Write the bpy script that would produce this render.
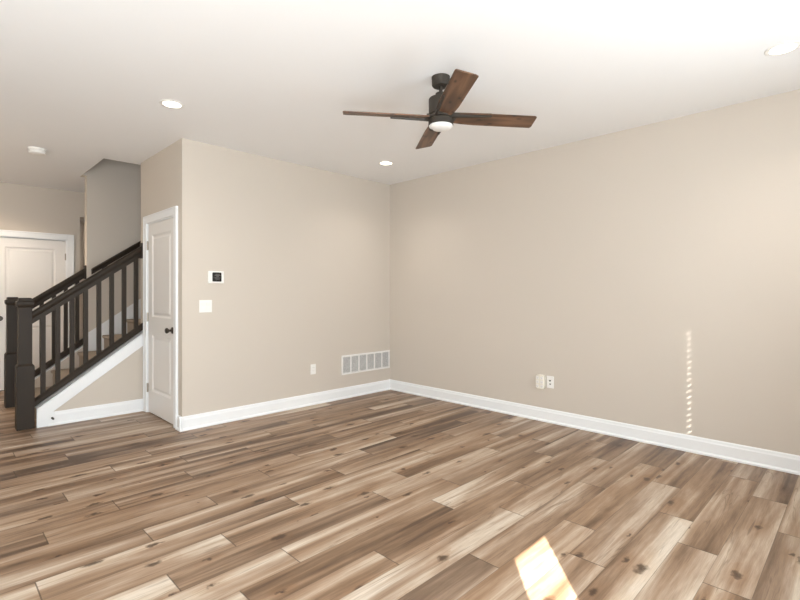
import bpy, bmesh, math, random
from mathutils import Vector, Matrix
for _o in list(bpy.data.objects): bpy.data.objects.remove(_o)
scene = bpy.context.scene
COL = scene.collection
R = math.radians
H = 2.74            # ceiling height

# ------------------------------------------------------------------ camera
cam = bpy.data.cameras.new('camera'); cam_ob = bpy.data.objects.new('camera', cam); COL.objects.link(cam_ob)
cam_ob.location = (-4.377, -4.547, 1.2894)
cam_ob.rotation_euler = (R(90), 0, math.atan2(-.7086, .7056))
cam.sensor_width = 36; cam.lens = 470 / 800 * 36
cam.shift_y = -7 / 800
cam.clip_start = .05
scene.camera = cam_ob

# ------------------------------------------------------------------ world, sun, daylight, added fill lamps, exposure
w = bpy.data.worlds.new('world'); scene.world = w; w.use_nodes = True
wn = w.node_tree.nodes; wn.clear()
wo = wn.new('ShaderNodeOutputWorld'); wb = wn.new('ShaderNodeBackground')
wb.inputs[0].default_value = (.80, .90, 1, 1); wb.inputs[1].default_value = 1.5
w.node_tree.links.new(wb.outputs[0], wo.inputs[0])
vs = scene.view_settings
vs.view_transform = 'Standard'; vs.look = 'None'; vs.gamma = 1; vs.use_curve_mapping = False
vs.exposure = 0.52
REAR = -5.4; LEFT = -5.9
SUN_H = (.73, .68); SUN_TAN = .52
def lamp(name, kind, loc, energy, color=(1, 1, 1), direction=None, **kw):
    l = bpy.data.lights.new(name, kind); l.energy = energy; l.color = color
    for k, v in kw.items(): setattr(l, k, v)
    o = bpy.data.objects.new(name, l); COL.objects.link(o); o.location = loc
    if direction is not None: o.rotation_euler = Vector(direction).to_track_quat('-Z', 'Y').to_euler()
    return o
SUNN = math.hypot(*SUN_H)
lamp('sun', 'SUN', (-9, -9, 6), 27, (1, .96, .90), (SUN_H[0], SUN_H[1], -SUN_TAN * SUNN), angle=R(.3))
DAY = (.87, .95, 1)
lamp('daylight_rear_window', 'AREA', (-2.0, REAR + .12, 1.6), 47, DAY, (-.25, 1, .45), shape='RECTANGLE', size=1.6, size_y=1.7)
lamp('fill_rear_left', 'AREA', (-4.9, REAR + .12, 1.2), 148, DAY, (.0, 1, .26), shape='RECTANGLE', size=1.3, size_y=2.0)  # added area light at the left rear; that wall has no door
lamp('fill_left', 'AREA', (LEFT + .12, -3.0, 1.5), 18, DAY, (1, .2, .6), shape='RECTANGLE', size=2.4, size_y=1.4)  # added fill standing inside the closed left blind
lamp('fill_foyer', 'AREA', (LEFT + .12, 1.5, 1.4), 15, (1, .85, .68), (1, .5, .9), shape='RECTANGLE', size=1.6, size_y=1.6)  # added warm fill, tilted up to lift the foyer ceiling
lamp('fill_upstairs', 'AREA', (-1.2, 1.8, 5.2), .6, (1, .85, .65), (0, 0, -1), shape='RECTANGLE', size=1.2, size_y=.8)  # added dim lamp at the top of the closed stairwell, no window there
lamp('fill_hall', 'AREA', (-1.6, 4.2, 2.5), 14, (1, .93, .85), (-.3, .5, -1), shape='RECTANGLE', size=.5, size_y=.5)  # added to keep the hall opening from going black, no fixture there

# ------------------------------------------------------------------ materials
def srgb(r, g, b):
    f = lambda c: (c / 255 / 12.92) if c / 255 <= .04045 else ((c / 255 + .055) / 1.055) ** 2.4
    return (f(r), f(g), f(b), 1)
def newmat(name):
    m = bpy.data.materials.new(name); m.use_nodes = True
    nt = m.node_tree; b = nt.nodes['Principled BSDF']
    return m, nt, b
def N(nt, t, **kw):
    n = nt.nodes.new(t)
    for k, v in kw.items():
        if k in n.inputs: n.inputs[k].default_value = v
        else: setattr(n, k, v)
    return n
def simple(name, col, rough=.5, metal=0, bump=None, var=0):
    m, nt, b = newmat(name)
    b.inputs['Base Color'].default_value = col; b.inputs['Roughness'].default_value = rough; b.inputs['Metallic'].default_value = metal
    if bump or var:
        tc = N(nt, 'ShaderNodeTexCoord')
    if var:
        nz = N(nt, 'ShaderNodeTexNoise', Scale=2.2, Detail=3.0); nt.links.new(tc.outputs['Object'], nz.inputs['Vector'])
        mx = N(nt, 'ShaderNodeMix', data_type='RGBA')
        nt.links.new(nz.outputs['Fac'], mx.inputs[0])
        mx.inputs[6].default_value = tuple(c * (1 - var) for c in col[:3]) + (1,)
        mx.inputs[7].default_value = tuple(min(1, c * (1 + var)) for c in col[:3]) + (1,)
        nt.links.new(mx.outputs[2], b.inputs['Base Color'])
    if bump:
        sc, st = bump
        nb = N(nt, 'ShaderNodeTexNoise', Scale=sc, Detail=2.0); nt.links.new(tc.outputs['Object'], nb.inputs['Vector'])
        bp = N(nt, 'ShaderNodeBump', Strength=st, Distance=.002); nt.links.new(nb.outputs['Fac'], bp.inputs['Height'])
        nt.links.new(bp.outputs[0], b.inputs['Normal'])
    return m
M = {}
M['wall'] = simple('greige_wall_paint', (.615, .550, .477, 1), .85, bump=(140, .12), var=.012)
M['ceiling'] = simple('white_ceiling_paint', (.88, .87, .86, 1), .95, bump=(90, .2), var=.01)
M['trim'] = simple('white_trim_paint', (.87, .88, .885, 1), .38)
M['door'] = simple('white_door_paint', (.80, .775, .745, 1), .4)
M['dark_rail'] = simple('espresso_stained_wood', (.030, .021, .014, 1), .5, var=.15)
M['dark_rail'].node_tree.nodes['Principled BSDF'].inputs['Specular IOR Level'].default_value = .25
M['carpet'] = simple('taupe_stair_carpet', (.36, .295, .235, 1), .98, bump=(260, .8), var=.08)
M['bronze'] = simple('dark_bronze_metal', (.052, .043, .034, 1), .5, .4)
M['nickel'] = simple('dark_nickel', (.12, .105, .09, 1), .3, .9)
M['hinge'] = simple('hinge_metal', (.35, .31, .26, 1), .35, .9)
M['plastic'] = simple('white_plastic', (.86, .84, .80, 1), .35)
M['ivory'] = simple('ivory_plastic', (.80, .76, .66, 1), .4)
M['vent'] = simple('white_vent_enamel', (.85, .83, .80, 1), .4)
M['vent_gap'] = simple('vent_dark_backing', (.13, .13, .13, 1), .8)  # flat dark sheet behind the louvres
M['black'] = simple('black_gloss_plastic', (.012, .011, .011, 1), .25)
M['grey'] = simple('grey_display_print', (.16, .15, .14, 1), .4)
M['dark'] = simple('dark_recess', (.02, .02, .02, 1), .8)
M['slat'] = simple('white_blind_slat', (.85, .84, .82, 1), .5)
M['exterior'] = simple('exterior_brick', (.35, .28, .24, 1), .9)
def emis(name, col, st):
    m, nt, b = newmat(name)
    b.inputs['Base Color'].default_value = col; b.inputs['Emission Color'].default_value = col; b.inputs['Emission Strength'].default_value = st
    return m
M['lens'] = emis('recessed_light_lens', (1, .93, .82, 1), 3.0)
M['frost'] = simple('frosted_white_glass', (.84, .82, .79, 1), .35)
def glassmat():
    m, nt, b = newmat('window_glass')
    tr = N(nt, 'ShaderNodeBsdfTransparent'); gl = N(nt, 'ShaderNodeBsdfGlossy', Roughness=.02)
    mx = N(nt, 'ShaderNodeMixShader'); mx.inputs[0].default_value = .06
    nt.links.new(tr.outputs[0], mx.inputs[1]); nt.links.new(gl.outputs[0], mx.inputs[2])
    nt.links.new(mx.outputs[0], nt.nodes['Material Output'].inputs[0])
    return m
M['glass'] = glassmat()
def ramp(nt, stops, interp='LINEAR'):
    r = nt.nodes.new('ShaderNodeValToRGB'); cr = r.color_ramp; cr.interpolation = interp
    while len(cr.elements) < len(stops): cr.elements.new(.5)
    for e, (p, c) in zip(cr.elements, stops): e.position = p; e.color = c if len(c) == 4 else (*c, 1)
    return r
def math_(nt, op, a, b=None, clamp=False):
    n = nt.nodes.new('ShaderNodeMath'); n.operation = op; n.use_clamp = clamp
    for i, v in enumerate((a, b)):
        if v is None: continue
        if isinstance(v, (int, float)): n.inputs[i].default_value = v
        else: nt.links.new(v, n.inputs[i])
    return n.outputs[0]
def mapping(nt, src, scale):
    n = N(nt, 'ShaderNodeMapping'); n.inputs['Scale'].default_value = scale; nt.links.new(src, n.inputs['Vector']); return n.outputs[0]
def walnut():
    m, nt, b = newmat('rustic_walnut_blade')
    tc = N(nt, 'ShaderNodeTexCoord'); L = nt.links.new
    v = mapping(nt, tc.outputs['Object'], (1.6, 14, 14))
    n1 = N(nt, 'ShaderNodeTexNoise', Scale=1.6, Detail=5.0, Distortion=.7); L(v, n1.inputs['Vector'])
    cr = ramp(nt, [(.25, (.040, .021, .012)), (.5, (.112, .056, .029)), (.72, (.20, .105, .058))]); L(n1.outputs['Fac'], cr.inputs[0])
    vo = N(nt, 'ShaderNodeTexVoronoi', Scale=6.0, voronoi_dimensions='2D'); L(mapping(nt, tc.outputs['Object'], (1, 2.2, 1)), vo.inputs['Vector'])
    k = ramp(nt, [(.04, (.25, .25, .25)), (.16, (1, 1, 1))]); L(vo.outputs['Distance'], k.inputs[0])
    mx = N(nt, 'ShaderNodeMix', data_type='RGBA', blend_type='MULTIPLY'); mx.inputs[0].default_value = 1
    L(cr.outputs[0], mx.inputs[6]); L(k.outputs[0], mx.inputs[7]); L(mx.outputs[2], b.inputs['Base Color'])
    b.inputs['Roughness'].default_value = .45
    return m
M['walnut'] = walnut()
def floor_material():
    m, nt, b = newmat('rustic_vinyl_plank'); L = nt.links.new
    uv = N(nt, 'ShaderNodeUVMap', uv_map='tex').outputs[0]
    e1 = N(nt, 'ShaderNodeSeparateXYZ'); L(N(nt, 'ShaderNodeUVMap', uv_map='edge_long').outputs[0], e1.inputs[0])
    e2 = N(nt, 'ShaderNodeSeparateXYZ'); L(N(nt, 'ShaderNodeUVMap', uv_map='edge_cross').outputs[0], e2.inputs[0])
    at = N(nt, 'ShaderNodeAttribute', attribute_name='plank'); sp = N(nt, 'ShaderNodeSeparateColor'); L(at.outputs['Color'], sp.inputs[0])
    def noise(scale, sc=1., detail=3., dist=0., rough=.5):
        n = N(nt, 'ShaderNodeTexNoise', Scale=sc, Detail=detail, Distortion=dist, Roughness=rough)
        L(mapping(nt, uv, scale), n.inputs['Vector']); return n.outputs['Fac']
    band = noise((.40, 6.4, 1), 1, 2.0, .5, .5)         # broad pale and brown streaks along the plank
    mid = noise((.9, 21, 1), 1, 4, .8, .6)
    cath = noise((3.0, 42, 1), 1, 3, 1.6, .6)
    fine = noise((9, 330, 1), 1, 3, .2, .7)
    blotch = noise((1.9, 9, 1), 1, 3, .9, .55)
    s = math_(nt, 'MULTIPLY', math_(nt, 'SUBTRACT', band, .5), 2.1)
    s = math_(nt, 'ADD', s, math_(nt, 'MULTIPLY', math_(nt, 'SUBTRACT', mid, .5), .8))
    s = math_(nt, 'ADD', s, math_(nt, 'MULTIPLY', math_(nt, 'SUBTRACT', cath, .5), .26))
    s = math_(nt, 'ADD', s, math_(nt, 'MULTIPLY', math_(nt, 'SUBTRACT', blotch, .5), .5))
    s = math_(nt, 'ADD', s, math_(nt, 'ADD', math_(nt, 'ADD', sp.outputs[0], math_(nt, 'SUBTRACT', sp.outputs[2], .5)), -.06), True)
    cr = ramp(nt, [(0, (.105, .056, .029)), (.2, (.205, .120, .066)), (.45, (.335, .212, .128)), (.66, (.45, .325, .228)), (.84, (.58, .465, .35)), (1, (.68, .58, .47))])
    L(s, cr.inputs[0])
    # cool grey cast on some planks
    mg = N(nt, 'ShaderNodeMix', data_type='RGBA'); L(math_(nt, 'MULTIPLY', sp.outputs[1], .28), mg.inputs[0]); L(cr.outputs[0], mg.inputs[6])
    bw = N(nt, 'ShaderNodeRGBToBW'); L(cr.outputs[0], bw.inputs[0])
    gy = N(nt, 'ShaderNodeMix', data_type='RGBA', blend_type='MULTIPLY'); gy.inputs[0].default_value = 1
    L(bw.outputs[0], gy.inputs[6]); gy.inputs[7].default_value = (1.06, 1.0, .92, 1); L(gy.outputs[2], mg.inputs[7])
    # fine grain
    fg = ramp(nt, [(.3, (.80, .80, .80)), (.6, (1.05, 1.05, 1.05))]); L(fine, fg.inputs[0])
    m1 = N(nt, 'ShaderNodeMix', data_type='RGBA', blend_type='MULTIPLY'); m1.inputs[0].default_value = .8; L(mg.outputs[2], m1.inputs[6]); L(fg.outputs[0], m1.inputs[7])
    # knots: warped voronoi cells, only a few survive
    wv = N(nt, 'ShaderNodeTexNoise', Scale=26., Detail=4.); L(uv, wv.inputs['Vector'])
    add = N(nt, 'ShaderNodeVectorMath', operation='MULTIPLY_ADD'); L(wv.outputs['Color'], add.inputs[0]); add.inputs[1].default_value = (.10, .045, 0); L(uv, add.inputs[2])
    vo = N(nt, 'ShaderNodeTexVoronoi', Scale=1.0, voronoi_dimensions='2D'); L(mapping(nt, add.outputs[0], (3.0, 6.5, 1)), vo.inputs['Vector'])
    vc = N(nt, 'ShaderNodeSeparateColor'); L(vo.outputs['Color'], vc.inputs[0])
    live = math_(nt, 'GREATER_THAN', vc.outputs[0], .58)
    size = math_(nt, 'ADD', math_(nt, 'MULTIPLY', vc.outputs[1], .14), .055)
    kd = math_(nt, 'DIVIDE', vo.outputs['Distance'], size)
    kr = ramp(nt, [(0, (1, 1, 1)), (.45, (.85, .85, .85)), (1, (0, 0, 0))]); L(kd, kr.inputs[0])
    kf = math_(nt, 'MULTIPLY', kr.outputs[0], math_(nt, 'MULTIPLY', live, .92))
    m2 = N(nt, 'ShaderNodeMix', data_type='RGBA'); L(kf, m2.inputs[0]); L(m1.outputs[2], m2.inputs[6]); m2.inputs[7].default_value = (.06, .032, .018, 1)
    # warm halo round knots
    hr = ramp(nt, [(0, (1, 1, 1)), (1, (0, 0, 0))]); L(math_(nt, 'DIVIDE', kd, 4.), hr.inputs[0])
    m3 = N(nt, 'ShaderNodeMix', data_type='RGBA', blend_type='MULTIPLY'); L(math_(nt, 'MULTIPLY', hr.outputs[0], math_(nt, 'MULTIPLY', live, .6)), m3.inputs[0])
    L(m2.outputs[2], m3.inputs[6]); m3.inputs[7].default_value = (.80, .66, .52, 1)
    # dark cracks along the grain
    ck = noise((.9, 24, 1), 1, 2, 1.5, .5)
    ckr = ramp(nt, [(.66, (0, 0, 0)), (.74, (1, 1, 1))]); L(ck, ckr.inputs[0])
    m4 = N(nt, 'ShaderNodeMix', data_type='RGBA'); L(math_(nt, 'MULTIPLY', ckr.outputs[0], .55), m4.inputs[0]); L(m3.outputs[2], m4.inputs[6]); m4.inputs[7].default_value = (.12, .072, .042, 1)
    # fine dark mineral veins, wandering along the grain
    vn = noise((.75, 11, 1), 1, 3, 1.1, .5)
    vm = noise((1.3, 4, 1), 1, 1, 0, .5)
    vr = ramp(nt, [(0, (1, 1, 1)), (.016, (0, 0, 0))]); L(math_(nt, 'ABSOLUTE', math_(nt, 'SUBTRACT', vn, .5)), vr.inputs[0])
    vk = ramp(nt, [(.48, (0, 0, 0)), (.60, (1, 1, 1))]); L(vm, vk.inputs[0])
    m6 = N(nt, 'ShaderNodeMix', data_type='RGBA'); L(math_(nt, 'MULTIPLY', math_(nt, 'MULTIPLY', vr.outputs[0], vk.outputs[0]), .62), m6.inputs[0]); L(m4.outputs[2], m6.inputs[6]); m6.inputs[7].default_value = (.13, .075, .042, 1)
    m4 = m6
    # bevelled joints
    ends = math_(nt, 'MINIMUM', e1.outputs[0], e1.outputs[1]); sides = math_(nt, 'MINIMUM', e2.outputs[0], e2.outputs[1])
    ge = math_(nt, 'LESS_THAN', ends, .0028); gs = math_(nt, 'LESS_THAN', sides, .0016)
    g = math_(nt, 'MAXIMUM', math_(nt, 'MULTIPLY', ge, .7), math_(nt, 'MULTIPLY', gs, .4))
    m5 = N(nt, 'ShaderNodeMix', data_type='RGBA'); L(g, m5.inputs[0]); L(m4.outputs[2], m5.inputs[6]); m5.inputs[7].default_value = (.05, .032, .02, 1)
    L(m5.outputs[2], b.inputs['Base Color'])
    b.inputs['Roughness'].default_value = .42
    b.inputs['Specular IOR Level'].default_value = .42
    bp = N(nt, 'ShaderNodeBump', Strength=.12, Distance=.001); L(fine, bp.inputs['Height']); L(bp.outputs[0], b.inputs['Normal'])
    return m
M['floor'] = floor_material()

# ------------------------------------------------------------------ mesh helpers
class MB:
    def __init__(s): s.bm = bmesh.new()
    def box(s, a, b):
        x0, y0, z0 = a; x1, y1, z1 = b
        r = bmesh.ops.create_cube(s.bm, size=1, matrix=Matrix.Translation(((x0+x1)/2, (y0+y1)/2, (z0+z1)/2)) @ Matrix.Diagonal((abs(x1-x0), abs(y1-y0), abs(z1-z0), 1)))
        return s
    def loft(s, loops, cap=True):
        vs_ = [[s.bm.verts.new(p) for p in l] for l in loops]; n = len(loops[0])
        for a, b in zip(vs_, vs_[1:]):
            for i in range(n):
                s.bm.faces.new((a[i], a[(i+1) % n], b[(i+1) % n], b[i]))
        if cap: s.bm.faces.new(list(reversed(vs_[0]))); s.bm.faces.new(vs_[-1])
        return s
    def prism(s, poly, axis, a, b):       # polygon in the two other axes, extruded along axis from a to b
        def P(p, t):
            return {'x': (t, p[0], p[1]), 'y': (p[0], t, p[1]), 'z': (p[0], p[1], t)}[axis]
        return s.loft([[P(p, a) for p in poly], [P(p, b) for p in poly]])
    def lathe(s, prof, n=40, cap=True, axis='z', off=(0, 0, 0)):
        def P(r, h, k):
            c, q = r * math.cos(2*math.pi*k/n), r * math.sin(2*math.pi*k/n)
            p = {'z': (c, q, h), 'x': (h, c, q), 'y': (c, h, q)}[axis]
            return (p[0]+off[0], p[1]+off[1], p[2]+off[2])
        return s.loft([[P(max(r, 1e-4), h, k) for k in range(n)] for r, h in prof], cap)
    def sq(s, prof, cx=0, cy=0):          # square section profile (half width, z)
        return s.loft([[(cx+sx*h, cy+sy*h, z) for sx, sy in ((-1,-1),(1,-1),(1,1),(-1,1))] for h, z in prof])
    def build(s, name, mat, parent=None, bevel=0, smooth=False, loc=None, seg=2):
        bmesh.ops.recalc_face_normals(s.bm, faces=s.bm.faces)
        me = bpy.data.meshes.new(name); s.bm.to_mesh(me); s.bm.free()
        o = bpy.data.objects.new(name, me); COL.objects.link(o)
        for mm in (mat if isinstance(mat, (list, tuple)) else [mat]): me.materials.append(mm)
        if parent is not None: o.parent = parent
        if loc: o.location = loc
        if smooth:
            for p in me.polygons: p.use_smooth = True
            try: me.set_sharp_from_angle(angle=R(35))
            except Exception: pass
        if bevel:
            md = o.modifiers.new('bevel', 'BEVEL'); md.width = bevel; md.segments = seg; md.limit_method = 'ANGLE'; md.angle_limit = R(30)
        return o
def struct(o): o['kind'] = 'structure'; return o
def tag(o, label, cat, group=None):
    o['label'] = label; o['category'] = cat
    if group: o['group'] = group
    return o
def thing(name, label, cat, loc=(0, 0, 0), rz=0, group=None):
    o = bpy.data.objects.new(name, None); o.empty_display_size = .1; COL.objects.link(o); o.location = loc; o.rotation_euler = (0, 0, rz)
    return tag(o, label, cat, group)
def dup(root, loc, label):
    r = root.copy(); COL.objects.link(r); r.location = loc; r['label'] = label
    for ch in root.children:
        c = ch.copy(); COL.objects.link(c); c.parent = r
        for g in ch.children:
            d = g.copy(); COL.objects.link(d); d.parent = c
    return r

# ------------------------------------------------------------------ floor (planks inside one mesh)
def build_floor():
    rnd = random.Random(11)
    W = .1755; PL = 1.26; Y0 = -4.20
    joints = {-1: -1.14, 0: -.68, 1: -1.64, 2: -1.335, 3: -.875, 4: -1.82, 5: -2.49, 6: -1.95, 7: -2.80, 8: -2.165, 9: -3.12, 10: -2.345,
              11: -3.27, 12: -2.78, 13: -3.55, 14: -3.13, 15: -2.68, 16: -3.57, 17: -3.07, 18: -3.765, 20: -3.42}
    # tone of planks that read clearly pale or brown in the photo: (row, plank index from the joint) -> tone, grey
    tones = {(0, -1): (.60, .4, -.5), (0, -2): (.6, .2, 0), (0, 0): (.66, .6, 0), (1, -2): (.66, .4, 0), (1, -1): (.68, .4, -.4), (1, 0): (.64, .3, .3), (2, -1): (.66, .4, -.4), (2, 0): (.44, .2, 0),
             (3, -1): (.64, .5, 0), (3, -2): (.62, .3, 0), (3, 0): (.5, .2, 0), (4, -1): (.56, .1, 0), (4, 0): (.52, .1, 0), (5, -1): (.60, .8, 0), (5, 0): (.66, .4, -.2), (6, -1): (.64, .5, 0), (6, 0): (.58, .3, -.3),
             (7, -1): (.42, .2, 0), (7, 0): (.44, .2, 0), (8, -1): (.42, .2, .2), (8, 0): (.64, .2, 0), (9, -1): (.64, .3, 0), (9, 0): (.44, .2, 0),
             (10, -2): (.68, .2, 0), (10, -1): (.40, .4, 0), (10, 0): (.64, .2, 0), (11, -1): (.42, .3, .2), (11, 0): (.50, .1, 0), (12, -2): (.62, .2, 0), (12, -1): (.40, .3, .3), (12, 0): (.62, .1, 0),
             (13, 0): (.40, .2, .3), (13, -1): (.40, .4, .4), (14, -1): (.42, .2, .3), (15, -1): (.58, .1, 0), (15, 0): (.60, .1, 0), (16, -1): (.40, .2, 0), (-1, -1): (.64, .7, 0), (-1, 0): (.5, .4, 0)}
    bm = bmesh.new()
    uvt = bm.loops.layers.uv.new('tex'); ul = bm.loops.layers.uv.new('edge_long'); uc = bm.loops.layers.uv.new('edge_cross')
    cl = bm.loops.layers.float_color.new('plank')
    xa, xb = LEFT, 1.0
    for r in range(-8, 58):
        y0 = Y0 + r * W; y1 = y0 + W
        j = joints.get(r)
        if j is None: j = -3.0 + (r * .47) % PL + rnd.uniform(-.1, .1)
        k0 = math.floor((xa - j) / PL)
        k = k0
        while j + k * PL < xb:
            a, b_ = j + k * PL, j + (k + 1) * PL
            ca, cb = max(a, xa), min(b_, xb)
            if cb > ca:
                f = bm.faces.new([bm.verts.new(p) for p in ((ca, y0, 0), (cb, y0, 0), (cb, y1, 0), (ca, y1, 0))])
                ox, oy = rnd.uniform(0, 60), rnd.uniform(0, 60)
                tn = tones.get((r, k)) or (rnd.uniform(.40, .56), rnd.uniform(0, .7), rnd.uniform(-.3, .3))
                for l, (px, py) in zip(f.loops, ((ca, 0), (cb, 0), (cb, W), (ca, W))):
                    l[uvt].uv = (px - a + ox, py + oy); l[ul].uv = (px - a, b_ - px); l[uc].uv = (py, W - py)
                    l[cl] = (tn[0], tn[1], tn[2] * (py / W - .5) + .5, 1)
            k += 1
    me = bpy.data.meshes.new('floor'); bm.to_mesh(me); bm.free(); me.materials.append(M['floor'])
    o = bpy.data.objects.new('floor', me); COL.objects.link(o)
    return struct(o)
build_floor()
struct(MB().box((LEFT - .2, REAR - .2, -.25), (1.0, 7, -.004)).build('trim_subfloor', M['exterior']))

# ------------------------------------------------------------------ room shell
XC = -2.70                      # plane of the closet wall
Y1, Y1B, Y2, Y2B = 1.09, 1.21, 2.30, 2.42     # stair side walls
YF = 3.49                       # foyer end wall
OX, OY = -3.04, 1.29            # stairwell opening corner
CT = 3.05                       # upper floor level
c = MB(); c.box((LEFT - .2, REAR - .2, H), (.2, OY, CT)); c.box((LEFT - .2, OY, H), (OX, Y2 + .001, CT)); c.box((LEFT - .2, Y2, H), (OX, 7, CT)); c.box((OX, Y2B, H), (-2.99, 7, CT)); c.box((-2.99, Y2B, H), (1.0, 7, CT)); c.box((.2, REAR, H), (.35, OY, CT))
struct(c.build('ceiling', M['ceiling']))
struct(MB().box((0, REAR - .15, 0), (.15, .15, H)).build('wall_right', M['wall']))
struct(MB().box((XC, 0, 0), (0, .12, H)).build('wall_back', M['wall']))
# closet wall with door opening
DY0, DY1, DH = .165, .985, 2.045
m = MB(); m.box((XC, .12, 0), (XC + .12, DY0, H)); m.box((XC, DY1, 0), (XC + .12, Y1, H)); m.box((XC, DY0, DH), (XC + .12, DY1, H))
struct(m.build('wall_closet', M['wall']))
struct(MB().box((XC, Y1, 0), (1.0, Y1B, H)).build('wall_stair_near', M['wall']))
struct(MB().box((-2.99, Y2, 0), (1.0, Y2B, H)).box((OX, Y2, H), (1.0, Y2B, 5.4)).build('wall_stair_far', M['wall']))
# upper stairwell
struct(MB().box((OX - .12, OY - .12, CT), (OX, Y2B, 5.4)).build('wall_upstairs_left', M['wall']))
struct(MB().box((OX, OY - .12, CT), (1.0, OY, 5.4)).build('wall_upstairs_near', M['wall']))
struct(MB().box((.88, OY, 0), (1.0, Y2, 5.4)).build('wall_upstairs_end', M['wall']))
struct(MB().box((OX - .12, OY - .12, 5.4), (1.0, Y2B, 5.5)).build('ceiling_upstairs', M['ceiling']))
# foyer end wall with door opening and hall opening
FX0, FX1 = -3.80, -2.98
m = MB(); m.box((LEFT, YF, 0), (FX0, YF + .12, H)); m.box((FX1, YF, 0), (-2.833, YF + .12, H)); m.box((FX0, YF, DH), (FX1, YF + .12, H))
m.box((-2.833, YF, 2.385), (-1.9, YF + .12, H)); m.box((-1.9, YF, 0), (1.0, YF + .12, H))
struct(m.build('wall_foyer', M['wall']))
struct(MB().box((.88, Y2B, 0), (1.0, 7, H)).build('wall_hall_end', M['wall']))
m = MB(); m.box((LEFT, 6.9, 0), (1.0, 7, H)); m.box((-3.0, YF + .12, 0), (-2.9, 6.9, H)); 
struct(m.build('wall_hall_far', M['wall']))
# left wall with two windows, rear wall with two windows
def wall_with_holes(axis, p0, p1, a0, a1, holes):
    m = MB(); cur = a0
    def bx(u0, u1, z0, z1):
        if u1 - u0 < 1e-4 or z1 - z0 < 1e-4: return
        if axis == 'x': m.box((u0, p0, z0), (u1, p1, z1))
        else: m.box((p0, u0, z0), (p1, u1, z1))
    for u0, u1, z0, z1 in sorted(holes):
        bx(cur, u0, 0, H); bx(u0, u1, 0, z0); bx(u0, u1, z1, H); cur = u1
    bx(cur, a1, 0, H)
    return m
PX0, PX1, PZ0, PZ1 = -4.75, -4.29, .35, 1.69       # narrow pane that lets the sun onto the floor
WX0, WX1, WZ0, WZ1 = -2.95, -.55, .60, 2.66
GX0, GX1 = -5.60, -4.80
struct(wall_with_holes('x', REAR - .15, REAR, LEFT, 0, [(PX0, PX1, PZ0, PZ1), (WX0, WX1, WZ0, WZ1)]).build('wall_rear', M['wall']))
struct(wall_with_holes('y', LEFT - .15, LEFT, REAR, 7, [(-4.2, -1.8, .8, 2.2), (1.1, 2.7, .6, 2.2)]).build('wall_left', M['wall']))
def window(n, axis, p, u0, u1, z0, z1):
    m = MB(); t = .045
    def bx(a, b, c0, c1, d=.06):
        if axis == 'x': m.box((a, p - d, c0), (b, p, c1))
        else: m.box((p - d, a, c0), (p, b, c1))
    bx(u0, u0 + t, z0, z1); bx(u1 - t, u1, z0, z1); bx(u0 + t, u1 - t, z0, z0 + t); bx(u0 + t, u1 - t, z1 - t, z1)
    if u1 - u0 > 1: bx((u0+u1)/2 - .02, (u0+u1)/2 + .02, z0 + t, z1 - t)
    f = struct(m.build('window_%d' % n, M['trim']))
    g = MB()
    if axis == 'x': g.box((u0 + t, p - .035, z0 + t), (u1 - t, p - .03, z1 - t))
    else: g.box((p - .035, u0 + t, z0 + t), (p - .03, u1 - t, z1 - t))
    g.build('window_pane', M['glass'], f)
window(1, 'x', REAR - .07, PX0 - .045, PX1 + .045, PZ0, PZ1 + .045)
window(2, 'x', REAR - .07, WX0, WX1, WZ0, WZ1)
window(3, 'y', LEFT - .07, -4.2, -1.8, .8, 2.2)
window(4, 'y', LEFT - .07, 1.1, 2.7, .6, 2.2)
# closed slat blind in the wide rear window; its cord holes throw the row of sun dots on the right wall
def blind():
    root = thing('window_blind', 'closed white horizontal slat blind in the wide rear window', 'blind', (0, REAR - .03, 0))
    hx = -1.80 + (.0) ; hw = .019; hz0 = .15 + 1.445 * 1.0
    dist = (-3.513 - (REAR - .03)) / SUN_H[1]            # horizontal run from blind to dot
    hx = 0 - dist * SUN_H[0]; drop = dist * SUNN * SUN_TAN
    m = MB(); a, b_ = WX0 + .05, WX1 - .05
    holes = [drop + .155 + .0476 * i for i in range(18)]
    zt = WZ1 - .08; z = holes[0] - .0238 - .0476 * 20
    while z < zt:
        z1 = min(z + .0486, zt); mid = z + .0238
        if any(abs(mid - q) < .01 for q in holes):
            m.box((a, -.003, z), (hx - hw, 0, z1)); m.box((hx + hw, -.003, z), (b_, 0, z1))
            m.box((hx - hw, -.003, z), (hx + hw, 0, mid - .0025)); m.box((hx - hw, -.003, mid + .0025), (hx + hw, 0, z1))
        else: m.box((a, -.003, z), (b_, 0, z1))
        z += .0476
    m.build('slats', M['slat'], root)
    MB().box((a - .01, -.03, zt), (b_ + .01, .015, WZ1 - .046)).build('head_rail', M['slat'], root)
    MB().box((a, -.02, holes[0] - .0238 - .0476 * 20 - .02), (b_, .015, holes[0] - .0238 - .0476 * 20)).build('bottom_rail', M['slat'], root)
blind()

def sun_stop_blind(label, y0, y1, z0, z1):  # unseen left wall blinds, added to stop sun entering there
    root = thing('window_blind', label, 'blind', (LEFT - .03, (y0 + y1) / 2, z0))
    m = MB(); z = 0; h = (y1 - y0) / 2 - .002
    while z < z1 - z0 - .06:
        m.box((-.003, -h, z), (0, h, z + .0486)); z += .0476
    m.build('slats', M['slat'], root)
    MB().box((-.03, -h, z), (.015, h, z1 - z0)).build('head_rail', M['slat'], root)
sun_stop_blind('closed white slat blind added to block sun at the left living room window', -4.2, -1.8, .8, 2.2)
sun_stop_blind('closed white slat blind added to block sun at the left window by the foyer', 1.1, 2.7, .6, 2.2)

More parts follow.
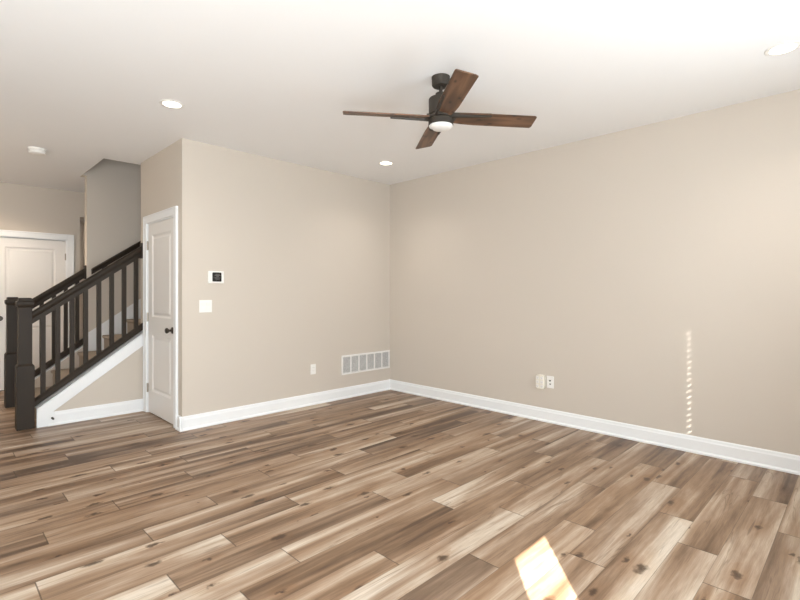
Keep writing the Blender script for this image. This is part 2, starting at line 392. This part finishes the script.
# ------------------------------------------------------------------ baseboards
BP = [(0, 0), (.027, 0), (.027, .012), (.018, .022), (.016, .024), (.016, .100), (.012, .110), (.010, .124), (.004, .132), (0, .132)]
def base(name, axis, p, sgn, a, b):
    poly = [(p + sgn * d, z) for d, z in BP]
    o = MB().prism(poly, 'x' if axis == 'x' else 'y', a, b)
    return struct(o.build(name, M['trim']))
base('baseboard_right', 'y', 0, -1, REAR, 0)
base('baseboard_back', 'x', 0, -1, XC - .0265, 0)
base('baseboard_closet', 'y', XC, -1, -.0268, .095)
base('baseboard_stair', 'x', Y1, -1, -3.56, XC)
base('baseboard_foyer', 'x', YF, -1, -2.915, -2.833)
base('baseboard_rear', 'x', REAR, 1, LEFT, 0)
base('baseboard_left', 'y', LEFT, 1, REAR, YF)

# ------------------------------------------------------------------ door casings and panel doors
def casing(name, w, h, proud=.018):          # local: opening x 0..w, faces -y
    m = MB(); t = .072
    for s0, s1, outer in ((-t, .008, -t), (w - .008, w + t, w + t)):
        m.box((s0, -proud, 0), (s1, 0, h + t))
    m.box((.008, -proud, h - .008), (w - .008, 0, h + t))
    # raised back band
    m.box((-t, -proud - .006, 0), (-t + .018, -proud, h + t)); m.box((w + t - .018, -proud - .006, 0), (w + t, -proud, h + t)); m.box((-t + .018, -proud - .006, h + t - .018), (w + t - .018, -proud, h + t))
    # jamb
    m.box((0, 0, 0), (.018, .12, h)); m.box((w - .018, 0, 0), (w, .12, h)); m.box((.018, 0, h - .018), (w - .018, .12, h))
    return m
def panel_door(w, h, t=.035, z0=.012):       # local x 0..w, front face at y=0
    m = MB(); st = .115 if w > .75 else .10
    rails = [(z0, .245), (.845, 1.035), (1.905, h)]
    for a, b in ((0, st), (w - st, w)): m.box((a, 0, z0), (b, t, h))
    for a, b in rails: m.box((st, 0, a), (w - st, t, b))
    for a, b in ((.245, .845), (1.035, 1.905)):
        # sloped moulding down to a recessed flat, then raised field
        def ring(i, y): return [(st + i, y, a + i), (w - st - i, y, a + i), (w - st - i, y, b - i), (st + i, y, b - i)]
        m.loft([ring(0, t), ring(0, 0), ring(.018, .011), ring(.030, .011), ring(.048, .003)])
    return m
def knob_parts(parent, x, z, face=0, mat=M['nickel']):
    k = MB().lathe([(.033, face), (.033, face - .006), (.026, face - .011), (.012, face - .014), (.011, face - .034), (.020, face - .040), (.027, face - .050), (.027, face - .060), (.018, face - .068), (0, face - .069)], 28, axis='y', off=(x, 0, z))
    k.build('door_knob', mat, parent, smooth=True)
def hinge_part(parent, x, z, y=0):
    m = MB().lathe([(.0075, z - .048), (.0075, z + .048)], 12, off=(x, y - .004, 0)); m.box((x - .014, y - .002, z - .045), (x + .016, y + .001, z + .045))
    m.build('hinge', M['hinge'], parent)
# closet door (faces -x): local x runs towards the camera
def place(o, loc, rz): o.location = loc; o.rotation_euler = (0, 0, rz)
cw = DY1 - DY0
o = casing('c', cw, DH).build('trim_closet_door', M['trim'], bevel=.003); struct(o); place(o, (XC, DY1, 0), R(-90))
d = panel_door(cw - .042, DH - .022).build('door_1', M['door']); struct(d); place(d, (XC + .004, DY1 - .021, 0), R(-90))
knob_parts(d, cw - .042 - .065, .925)
for z in (.27, 1.03, 1.80): hinge_part(d, -.004, z, -.004)
fw = FX1 - FX0
o = casing('c', fw, DH).build('trim_front_door', M['trim'], bevel=.003); struct(o); place(o, (FX0, YF, 0), 0)
d = panel_door(fw - .042, DH - .022).build('door_2', M['door']); struct(d); place(d, (FX0 + .021, YF + .02, 0), 0)
knob_parts(d, .065, .955)
for z in (.27, 1.03, 1.80): hinge_part(d, fw - .042 + .004, z, -.004)
struct(MB().box((FX0, YF + .05, 0), (FX1, YF + .12, DH)).build('trim_door_backing', M['dark']))
struct(MB().box((XC + .06, DY0, 0), (XC + .12, DY1, DH)).build('trim_closet_backing', M['dark']))

# ------------------------------------------------------------------ stair: knee walls, stringers, steps
SL = .722
def st_top(x): return .192 + SL * (x + 3.645)           # top edge of the white stringer
XS = -3.645
def knee(name, y0, y1, x1):
    top = lambda x: st_top(x) - .012
    m = MB().prism([(XS + .012, 0), (x1, 0), (x1, top(x1)), (XS + .012, top(XS + .012))], 'y', y0, y1)
    return struct(m.build(name, M['wall']))
knee('wall_stair_knee', Y1, Y1B, XC)
knee('wall_stair_knee_far', Y2, Y2B, -2.99)
def stringer(name, y0, y1, x1):
    drop = .150
    bot = lambda x: st_top(x) - drop
    # white board along the slope with a vertical foot at the newel
    xb = XS + (drop + .0 - .192 + .0) / SL
    xk = XS + (.132 + drop - .192) / SL
    m = MB().prism([(XS, 0), (XS + .05, 0), (xk + .02, .132 * 0 + .0), (xk + .02, .128), (xk, .132), (x1, bot(x1)), (x1, st_top(x1)), (XS, st_top(XS))], 'y', y0, y1)
    return m
st = thing('staircase', 'taupe carpeted stair flight between white stringers, rising behind the closet door wall', 'staircase', (XS, Y1, 0))
def loc_build(m, name, mat, parent, **kw):
    o = m.build(name, mat, parent, **kw)
    off = Vector(parent.location)
    for v in o.data.vertices: v.co -= off
    return o
struct(stringer('s', Y1 - .018, Y1, XC).build('trim_stringer_near', M['trim'], bevel=.002))
struct(stringer('s', Y2B, Y2B + .018, -2.99).build('trim_stringer_far', M['trim'], bevel=.002))
m = MB().prism([(XS, st_top(XS) - .012), (XS, st_top(XS)), (XC, st_top(XC)), (XC, st_top(XC) - .012)], 'y', Y1 - .018, Y1B)
struct(m.build('trim_stringer_cap', M['trim']))
m = MB().prism([(XS, st_top(XS) - .012), (XS, st_top(XS)), (-2.99, st_top(-2.99)), (-2.99, st_top(-2.99) - .012)], 'y', Y2, Y2B + .018)
struct(m.build('trim_stringer_cap', M['trim']))
# skirt board on the far wall
sk = lambda x: .806 + .70 * (x + 2.968)
m = MB().prism([(-2.985, sk(-2.985) - .35), (.6, sk(.6) - .35), (.6, sk(.6)), (-2.985, sk(-2.985))], 'y', Y2 - .016, Y2 - .001)
struct(m.build('trim_skirt_board', M['trim'], bevel=.002))
RISE, RUN, XR = .190, .263, -3.60
for k in range(12):
    xa = XR + k * RUN; zt = RISE * (k + 1)
    n = .022
    prof = [(xa, zt - RISE), (xa, zt - .045), (xa - n + .006, zt - .032), (xa - n, zt - .018), (xa - n + .006, zt - .005), (xa - n + .016, zt), (xa + RUN, zt), (xa + RUN, max(0, zt - RISE - .1)), (xa + .02, max(0, zt - RISE - .1))]
    if k == 0: prof = prof[:-2] + [(xa + RUN, 0)]
    loc_build(MB().prism(prof, 'y', Y1B + .001, Y2 - .017), 'step', M['carpet'], st)

# ------------------------------------------------------------------ railings
def rail_bar(x0, x1, zf, thick, yc, half, shape):
    # sloped bar with plumb-cut ends; zf(x) is its top edge
    loops = []
    for x in (x0, x1):
        z = zf(x); loops.append([(x, yc + s * half * a, z - thick * b) for s, a, b in shape])
    return MB().loft(loops)
HR = [(-1, .55, 0), (1, .55, 0), (1, .9, .12), (1, 1, .3), (1, .85, .5), (1, .62, .6), (1, .62, 1), (-1, .62, 1), (-1, .62, .6), (-1, .85, .5), (-1, 1, .3), (-1, .9, .12)]
BR = [(-1, .55, 0), (1, .55, 0), (1, 1, .35), (1, 1, 1), (-1, 1, 1), (-1, 1, .35)]
top = lambda x: 1.112 + .727 * (x + 3.671)
bot = lambda x: .268 + SL * (x + 3.656)
def newel_mb():
    m = MB()
    m.sq([(.0675, 0), (.0675, .585), (.0655, .598), (.051, .617), (.051, 1.150), (.054, 1.158), (.058, 1.160), (.064, 1.172), (.066, 1.182), (.066, 1.205), (.060, 1.212), (.050, 1.214), (.048, 1.238), (.044, 1.243)])
    return m
def railing(label, yc, x_end, nx, bal, plate_x, bx_end):
    root = thing('stair_railing', label, 'railing', (nx, yc, 0))
    nw = loc_build(newel_mb(), 'newel_post', M['dark_rail'], root); nw.data.transform(Matrix.Translation((nx, yc, 0))); nw.modifiers.new('b', 'BEVEL').width = .002
    loc_build(rail_bar(nx + .049, x_end, top, .118, yc, .034, HR), 'handrail', M['dark_rail'], root, smooth=True)
    loc_build(rail_bar(nx + .065, bx_end, bot, .072, yc, .034, BR), 'bottom_rail', M['dark_rail'], root)
    for x in bal:
        h = .019
        z0, z1 = bot(x) - .03, top(x) - .09
        b_ = MB().box((x - h, yc - h, z0), (x + h, yc + h, z1))
        loc_build(b_, 'baluster', M['dark_rail'], root)
    if plate_x is not None:
        zc = top(plate_x) - .06
        loc_build(MB().box((plate_x - .016, yc - .045, zc - .085), (plate_x, yc + .045, zc + .085)), 'rosette', M['dark_rail'], root, bevel=.004)
    return root
YN = (Y1 + Y1B) / 2; YFAR = (Y2 + Y2B) / 2
railing('dark brown stair railing nearest the camera, meeting the closet wall', YN, XC - .01, -3.726, [-3.586 + .1173 * i for i in range(8)], XC, XC)
railing('dark brown stair railing behind the nearer one, ending at the stairwell wall', YFAR, -2.998, -3.698, [-3.431 + .1173 * i for i in range(4)], -2.99, -2.99)
# handrail on the stairwell wall
wr = thing('wall_handrail', 'dark wall-mounted handrail sloping up the stairwell wall', 'handrail', (-2.95, Y2 - .075, 1.5))
wt = lambda x: 1.590 + .70 * (x + 2.957)
loc_build(rail_bar(-2.955, -.9, wt, .072, Y2 - .075, .03, HR), 'rail', M['dark_rail'], wr, smooth=True)
for x in (-2.80, -1.9, -1.1):
    z = wt(x) - .07
    loc_build(MB().box((x - .012, Y2 - .085, z - .035), (x + .012, Y2, z - .02)).box((x - .012, Y2 - .085, z - .035), (x + .012, Y2 - .065, z + .01)).box((x - .03, Y2 - .008, z - .055), (x + .03, Y2, z + .005)), 'bracket', M['bronze'], wr)
# spring door stop on the stair baseboard
ds = thing('door_stop', 'small dark door stop on the white board by the newel post', 'door stop', (-3.525, Y1 - .016, .075))
MB().lathe([(.010, 0), (.010, -.012), (.006, -.014), (.006, -.04), (.009, -.042), (.009, -.055), (.0, -.056)], 14, axis='y').build('stop', M['bronze'], ds, smooth=True)

# ------------------------------------------------------------------ ceiling fan
fan = thing('ceiling_fan', 'four-blade ceiling fan with dark bronze motor and walnut blades', 'ceiling fan', (-1.943, -2.511, H), R(-37.6))
MB().lathe([(.062, 0), (.062, -.010), (.060, -.014), (.060, -.054), (.054, -.062), (.014, -.064)], 44).build('canopy', M['bronze'], fan, smooth=True)
MB().lathe([(.0125, -.06), (.0125, -.150)], 20).build('downrod', M['bronze'], fan, smooth=True)
MB().lathe([(.02, -.106), (.036, -.110), (.038, -.136), (.058, -.140), (.078, -.144), (.0815, -.150), (.0815, -.250), (.076, -.256), (.076, -.266), (.02, -.268)], 48).build('motor_housing', M['bronze'], fan, smooth=True)
MB().lathe([(.02, -.266), (.080, -.268), (.084, -.272), (.084, -.282), (.079, -.285), (.079, -.288), (.084, -.291), (.084, -.322), (.081, -.326), (.02, -.326)], 48).build('light_ring', M['bronze'], fan, smooth=True)
MB().lathe([(.079, -.323), (.080, -.330), (.074, -.339), (.058, -.347), (.034, -.352), (0, -.354)], 44).build('light_lens', M['frost'], fan, smooth=True)
p = R(13)
for k in range(4):
    a = R(90 * k)
    def T(x, y, z):      # blade frame (x out, y sideways) pitched, then turned
        Y, Z = y * math.cos(p) + z * math.sin(p), -y * math.sin(p) + z * math.cos(p)
        return (x, Y, -.271 + Z)
    outline = [(.088, -.050), (.15, -.060), (.24, -.066), (.640, -.068), (.652, -.060), (.656, .050), (.648, .066), (.24, .066), (.15, .060), (.088, .050)]
    b_ = MB().loft([[T(x, y, -.004) for x, y in outline], [T(x, y, .004) for x, y in outline]]).build('blade', M['walnut'], fan, bevel=.0015)
    b_.rotation_euler = (0, 0, a)
    # blade arm: slim upright bar under the raised edge, running out from the hub
    prof = [(.070, -.052), (.335, -.062), (.335, -.048), (.070, -.034)]
    ar = MB().loft([[T(x, y, -.022 if x < .1 else -.014) for x, y in prof], [T(x, y, .010) for x, y in prof]])
    ar.box((.05, -.045, -.283), (.10, .03, -.259))
    q = ar.build('blade_arm', M['bronze'], fan, bevel=.002); q.rotation_euler = (0, 0, a)
# pull-chain / reversing switch stub behind the light
MB().box((-.012, .055, -.348), (.012, .078, -.322)).build('switch', M['bronze'], fan).rotation_euler = (0, 0, R(60))

# ------------------------------------------------------------------ ceiling lights, smoke detector
def can(loc, label):
    t = thing('recessed_light', label, 'ceiling light', loc, group='round recessed ceiling lights')
    MB().lathe([(.088, 0), (.088, -.003), (.080, -.007), (.066, -.005), (.066, 0)], 40, cap=False).build('trim_ring', M['plastic'], t, smooth=True)
    MB().lathe([(.0655, 0), (.0655, -.0025), (.05, -.004), (0, -.0045)], 36).build('lens', M['lens'], t, smooth=True)
    return t
c0 = can((-3.056, -.762, H), 'lit round recessed ceiling light nearest the closet wall')
dup(c0, (-.771, -.736, H), 'lit round recessed ceiling light near the back corner of the room')
dup(c0, (-.80, -4.19, H), 'lit round recessed ceiling light at the right edge, close to the right wall')
for x, y in ((-3.056, -.762), (-.771, -.736), (-.80, -4.19)):
    lamp('recessed_glow', 'SPOT', (x, y, H - .02), 20, (1, .94, .86), (0, 0, -1), spot_size=R(140), spot_blend=1, shadow_soft_size=.06)
lamp('fill_foyer_spot', 'SPOT', (-3.9, 2.7, H - .02), 50, (1, .82, .64), (0, 0, -1), spot_size=R(140), spot_blend=.8, shadow_soft_size=.06)  # added spot to brighten the front door area, no ceiling fixture here
sd = thing('smoke_detector', 'round white smoke detector on the ceiling over the stairs', 'smoke detector', (-3.60, 1.385, H))
MB().lathe([(.078, 0), (.078, -.014), (.070, -.018)], 36).build('base_plate', M['plastic'], sd, smooth=True)
MB().lathe([(.064, -.018), (.064, -.024), (.072, -.027), (.070, -.046), (.055, -.053), (0, -.055)], 36).build('cover', M['plastic'], sd, smooth=True)

# ------------------------------------------------------------------ wall fittings
# thermostat
th = thing('thermostat', 'white thermostat with square black screen above the light switch', 'thermostat', (-2.381, 0, 1.445))
MB().box((-.079, -.020, -.060), (.077, 0, .060)).build('body', M['plastic'], th, bevel=.006)
def rrect(w2, h2, r, cx=0, cz=0, n=5):
    pts = []
    for sx, sz, a0 in ((1, 1, 0), (-1, 1, 90), (-1, -1, 180), (1, -1, 270)):
        for i in range(n + 1):
            a = R(a0 + 90 * i / n); pts.append((cx + sx * (w2 - r) + r * math.cos(a), cz + sz * (h2 - r) + r * math.sin(a)))
    return pts
sc_ = MB().prism(rrect(.045, .045, .009, .004, .001), 'y', -.024, -.019).build('screen', M['black'], th)
m = MB()
for z, w_ in ((.026, .022), (.014, .03), (.002, .014), (-.010, .03), (-.022, .02)): m.box((.009 - w_, -.0246, z), (.009 + w_, -.024, z + .005))
m.build('display_digits', M['grey'], sc_)
# two-gang switch
sw = thing('light_switch', 'square white double rocker light switch below the thermostat', 'light switch', (-2.481, 0, 1.161))
MB().box((-.062, -.006, -.060), (.062, 0, .060)).build('cover_plate', M['plastic'], sw, bevel=.003)
for x in (-.023, .023):
    MB().prism([(-.006, -.033), (-.009, -.033), (-.0065, 0), (-.0105, .033), (-.006, .033)], 'x', x - .0165, x + .0165).build('rocker', M['plastic'], sw)
# outlet on back wall
def outlet(name, label, loc, rz):
    t = thing(name, label, 'outlet', loc, rz)
    MB().box((-.036, -.006, -.058), (.036, 0, .058)).build('cover_plate', M['plastic'], t, bevel=.003)
    f = MB().prism(rrect(.0165, .033, .004), 'y', -.008, -.006).build('socket_face', M['plastic'], t)
    return t, f
t, f = outlet('wall_outlet', 'small white outlet low on the back wall, left of the floor vent grille', (-1.236, 0, .408), 0)
for z in (-.019, .019):
    for x in (-.0065, .0065): MB().box((x - .001, -.0083, z - .004), (x + .001, -.008, z + .005)).build('slot', M['grey'], f)
# return air vent
VW, VH = .81, .237
vt = thing('return_air_vent', 'wide white return air vent with six louvred sections near the corner', 'vent', (-.418, 0, .407))
m = MB(); fr = .021
m.box((-VW/2, -.010, -VH/2), (VW/2, 0, -VH/2 + fr)); m.box((-VW/2, -.010, VH/2 - fr), (VW/2, 0, VH/2))
m.box((-VW/2, -.010, -VH/2 + fr), (-VW/2 + fr, 0, VH/2 - fr)); m.box((VW/2 - fr, -.010, -VH/2 + fr), (VW/2, 0, VH/2 - fr))
m.build('frame', M['vent'], vt, bevel=.002)
MB().box((-VW/2 + fr, -.0015, -VH/2 + fr), (VW/2 - fr, 0, VH/2 - fr)).build('duct_back', M['vent_gap'], vt)
iw = VW - 2 * fr; mu = .018; pw = (iw - 5 * mu) / 6
for i in range(6):
    x0 = -VW/2 + fr + i * (pw + mu)
    if i < 5: MB().box((x0 + pw, -.0095, -VH/2 + fr), (x0 + pw + mu, -.001, VH/2 - fr)).build('mullion', M['vent'], vt)
    m = MB(); n = 17
    for j in range(n):
        z = -VH/2 + fr + (j + .5) * (VH - 2 * fr) / n
        m.loft([[(x, -.008, z - .0035), (x, -.0016, z + .0015), (x, -.0016, z + .0025), (x, -.008, z - .0025)] for x in (x0, x0 + pw)])
    m.build('louvres', M['vent'], vt)
# right wall: plug-in adapter and jack plate (face -x)
RZ = R(-90)
ad = thing('plug_in_adapter', 'bulky ivory plug-in adapter with several sockets, left of the white wall jack', 'adapter', (0, -2.213, .398), RZ)
MB().prism(rrect(.046, .069, .022, 0, 0), 'y', -.050, 0).build('housing', M['ivory'], ad, bevel=.005)
sf = MB()
for x in (-.022, .022):
    for z in (-.042, 0, .042):
        f = MB().prism(rrect(.015, .014, .005, x, z), 'y', -.0515, -.050).build('socket', M['plastic'], ad)
        MB().box((x - .007, -.0520, z - .003), (x - .005, -.0514, z + .006)).box((x + .005, -.0520, z - .003), (x + .007, -.0514, z + .006)).box((x - .002, -.0520, z - .009), (x + .002, -.0514, z - .006)).build('slots', M['dark'], f)
jp = thing('wall_jack', 'white wall plate with a round dark jack, right of the ivory adapter', 'wall plate', (0, -2.305, .402), RZ)
MB().box((-.037, -.006, -.060), (.037, 0, .060)).build('cover_plate', M['plastic'], jp, bevel=.003)
MB().lathe([(.0085, -.005), (.0085, -.010), (.006, -.011), (.006, -.006), (.0, -.006)], 18, axis='y', off=(-.002, 0, .014)).build('coaxial_jack', M['dark'], jp, smooth=True)
MB().box((-.008, -.0075, -.026), (.008, -.006, -.014)).build('data_port', M['grey'], jp, bevel=.001)
for z in (-.048, .048): MB().lathe([(.003, -.006), (.003, -.0075), (0, -.0078)], 10, axis='y', off=(0, 0, z)).build('screw', M['plastic'], jp)
